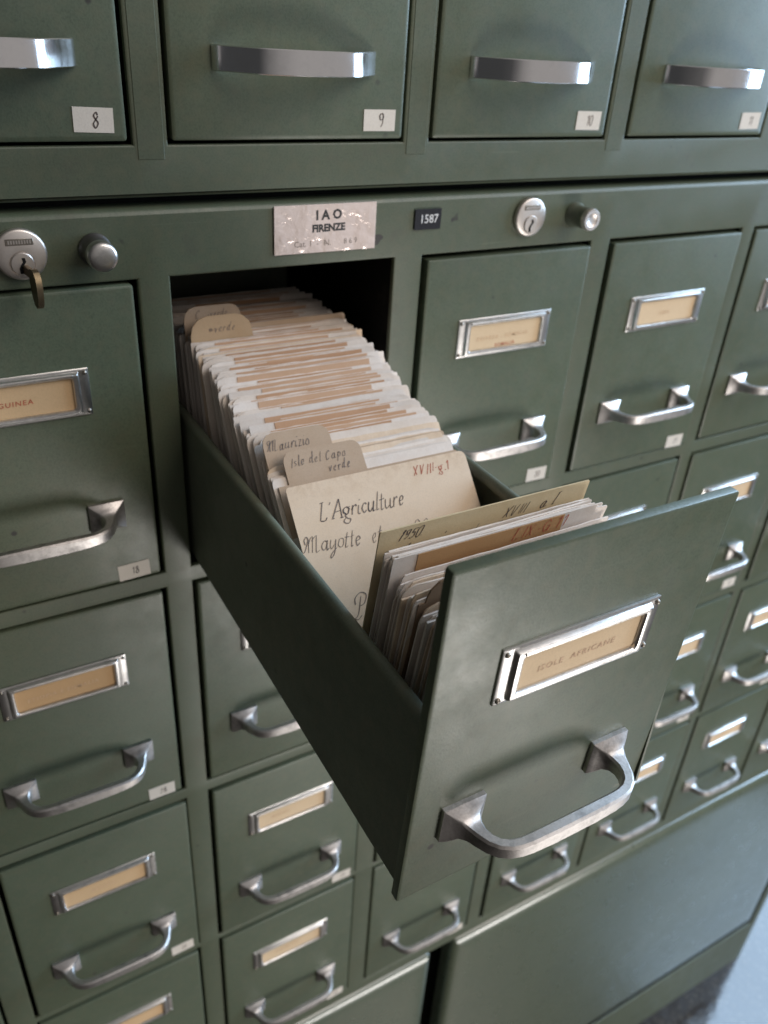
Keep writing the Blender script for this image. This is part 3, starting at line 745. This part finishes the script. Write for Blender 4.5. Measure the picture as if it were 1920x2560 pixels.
def divider(yb, lean, tab, draw, label, L=LC-.004, mat=M_divider, name='divider_card', yaw=0):
    me = sheet(name, W-.001, L, .0009, [mat, M_inkg, M_ink], .002, .002, tab, 0, draw)
    o = tag(obj(name, me), label, 'divider card', 'tabbed divider cards'); return place(o, yb, lean, 0, 0, yaw)
def d_capo(mb, y):
    write(mb, 'Isle del Capo', -.0490, .1540, .0030, y, .2, rad(1), .17, 1, 1.25, .08, 31)
    write(mb, 'verde', -.0275, .1475, .0030, y, .2, rad(1), .18, 1, 1.25, .08, 32)
divider(-.2065, lean_of(-.2065), (-.0530, -.0040, .0185, .006), d_capo, 'kraft divider card with tab reading Isle del Capo Verde', .1445)
def d_maur(mb, y): write(mb, 'Maurizio', -.0565, .1550, .0034, y, .25, rad(1), .17, 1, 1.12, .08, 33)
divider(-.1880, lean_of(-.1880), (-.0590, -.0170, .0175, .007), d_maur, 'kraft divider card with tab reading Maurizio, behind the Capo Verde tab', .1480)
def d_old(mb, y): write(mb, 'R~verde', -.050, .1555, .0030, y, .25, rad(1), .14, 1, 1.3, .08, 34)
divider(.0055, 7.0, (-.0595, -.0170, .0165, .012), d_old, 'amber divider card with a large rounded tab, second deepest tab in the drawer', .150, paper('amber_divider', (.52, .37, .23), mott=.3))
def d_old2(mb, y): write(mb, 'C. Riverde', -.052, .1610, .0027, y, .2, rad(1), .14, 1, 1.2, .08, 35)
divider(.0230, 5.0, (-.0595, -.0200, .015, .008), d_old2, 'kraft divider card with the deepest tab, just under the slot edge', .154)
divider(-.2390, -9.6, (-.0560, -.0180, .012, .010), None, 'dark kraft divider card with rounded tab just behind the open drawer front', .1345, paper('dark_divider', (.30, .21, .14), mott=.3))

# -- the packs of ordinary cards ---------------------------------------------
SH = {}
def bent_sheet(name, w, L, t, mats, rr, r1, r2, bow, curl, x0=None, x1=None, z0=0.0, off=0.0, dog=0):
    """a slightly bowed card with an uneven, worn top edge; x0..x1 and off give a slip lying on its front face"""
    mb = MB(); n = 18; xa, xb = (-w/2, w/2) if x0 is None else (x0, x1)
    wob = [rr.uniform(-.00025, .00025) for _ in range(40)]
    def ydisp(x, z):
        u = 2*x/w; v = z/L
        d = bow*(1-u*u)*v+curl*max(0, v-.6)**2*6
        if dog: d += -dog*max(0, abs(u)-.78)*max(0, v-.86)*(1 if (u > 0) == (dog > 0) else 0)*1.0
        return d
    xs = [xa+(xb-xa)*i/n for i in range(n+1)]
    if x0 is None: xs = sorted(set(xs+[-w/2+r2*.12, -w/2+r2*.4, w/2-r1*.12, w/2-r1*.4]))
    def ztop(i, x):
        z = L+wob[i % 40]
        if x0 is None:
            for (d, r_) in ((w/2-x, r1), (x+w/2, r2)):
                if d < r_: z -= r_-math.sqrt(max(0, r_*r_-(r_-d)**2))
        return z if x0 is None else L-.0005
    fr = (0, .45, .72, .88, .96, 1)
    rings = []
    front, back = [], []
    for i, x in enumerate(xs):
        zt = ztop(i, x)
        front.append([(x, ydisp(x, z0+(zt-z0)*f)-t/2+off, z0+(zt-z0)*f) for f in fr])
        back.append([(x, ydisp(x, z0+(zt-z0)*f)+t/2+off, z0+(zt-z0)*f) for f in fr])
    for i in range(len(xs)-1):
        for k in range(len(fr)-1):
            mb.quad(front[i][k], front[i+1][k], front[i+1][k+1], front[i][k+1])
            mb.quad(back[i+1][k], back[i][k], back[i][k+1], back[i+1][k+1])
        mb.quad(front[i][-1], front[i+1][-1], back[i+1][-1], back[i][-1]); mb.quad(front[i+1][0], front[i][0], back[i][0], back[i+1][0])
    for k in range(len(fr)-1):
        mb.quad(back[0][k], front[0][k], front[0][k+1], back[0][k+1]); mb.quad(front[-1][k], back[-1][k], back[-1][k+1], front[-1][k+1])
    return mb.mesh(name, mats, 35)
def std_card(kind, v):
    k = (kind, v)
    if k not in SH:
        rr = random.Random({'slip': 1, 'white': 2, 'cream': 3}[kind]*100+v)
        w = .1165+.0010*(v % 5); L = .1478+.0009*((v*5) % 5); t = (.0005, .0007, .0010, .0006)[v % 4]
        bow, curl, dog = rr.uniform(-.0007, .0007), rr.uniform(-.0006, .0008), rr.choice([0, 0, .02, -.02])
        r1, r2 = .0010+.0022*(v % 3), .0008+.0026*((v+1) % 3)
        me = bent_sheet('index_card', w, L, t, [M_cream if kind == 'cream' else M_white[v % 3]], rr, r1, r2, bow, curl, dog=dog)
        sl = None
        if kind == 'slip':
            x0 = -.046+.0040*(v % 5)+rr.uniform(-.001, .001); x1 = .0490-.0042*((v*3) % 5)
            sl = bent_sheet('tan_slip', w, L, .0002, [M_tan[v % 2]], rr, 0, 0, bow, curl, x0, x1, .03, -t/2-.0002, dog)
        SH[k] = (me, sl)
    return SH[k]
LAB = {'slip': 'white index card with a pasted tan slip, one of many packed in the open drawer', 'white': 'plain white index card with worn corners, packed in the open drawer', 'cream': 'plain cream index card among white ones, packed in the open drawer'}
LABF = {'slip': 'white index card with pasted tan slip, packed right behind the open drawer front', 'white': 'plain white index card packed right behind the open drawer front', 'cream': 'cream index card packed right behind the open drawer front'}
def ordinary(kind, yb, lean, front=False, x=None, zoff=None, v=None):
    v = R.randrange(12) if v is None else v
    me, sl = std_card(kind, v)
    o = tag(obj('index_card', me), (LABF if front else LAB)[kind], 'index card', '%s cards %s' % ({'slip': 'tan slip', 'white': 'white', 'cream': 'cream'}[kind], 'behind the drawer front' if front else 'in the rear pack'))
    place(o, yb, lean+R.uniform(-.12, .12), R.uniform(-.0024, .0024) if x is None else x, R.uniform(-.7, .7), R.uniform(-.35, .35), (R.uniform(0, .0035) if zoff is None else zoff))
    if sl:
        s = obj('tan_slip', sl, o)
    return o
# rear pack
y = -.2192; i = 0
SPECIAL = (-.2065, -.1880, .0055, .0230)
run = 0; cur = 'slip'
while y < .118:
    le = lean_of(y)
    if y < -.192: kind = 'white'
    elif y < -.172: kind = R.choice(['cream', 'cream', 'white'])
    else:
        if run <= 0:
            cur = 'slip' if cur == 'white' or R.random() < .45 else 'white'; run = R.randint(4, 8) if cur == 'slip' else R.randint(1, 2)
        kind = cur; run -= 1
        if R.random() < .02: kind = 'cream'
    if not any(abs(y-q) < .0012 for q in SPECIAL): ordinary(kind, y, le, zoff=R.uniform(-.012, -.009) if y < -.2065 else R.uniform(-.001, .001) if y < -.172 else R.uniform(0, .0035))
    y += R.choice([.0017, .0019, .0021]) if y < -.192 else R.choice([.0017, .0020, .0023, .0034, .0046, .0056]); i += 1
# front pack
y = -.2065
while y > -.2600:
    kind = 'white' if y > -.222 else R.choice(['white', 'slip', 'cream', 'cream'])
    ordinary(kind, y, -9.6, True, R.uniform(-.0022, .0012)+(.002 if y > -.22 else 0), R.uniform(-.0165, -.0100) if y < -.2165 else R.uniform(-.0068, -.0055))
    y -= R.choice([.0009, .0010, .0013]) if not (-.2165 < y < -.2150) else .0030

# ------------------------------------------------------------------ floor
mb = MB(); mb.quad((-6, -7, FZ), (7, -7, FZ), (7, 6, FZ), (-6, 6, FZ))
tag(obj('floor', mb.mesh('floor', [M_floor])), None, None, None, 'structure')
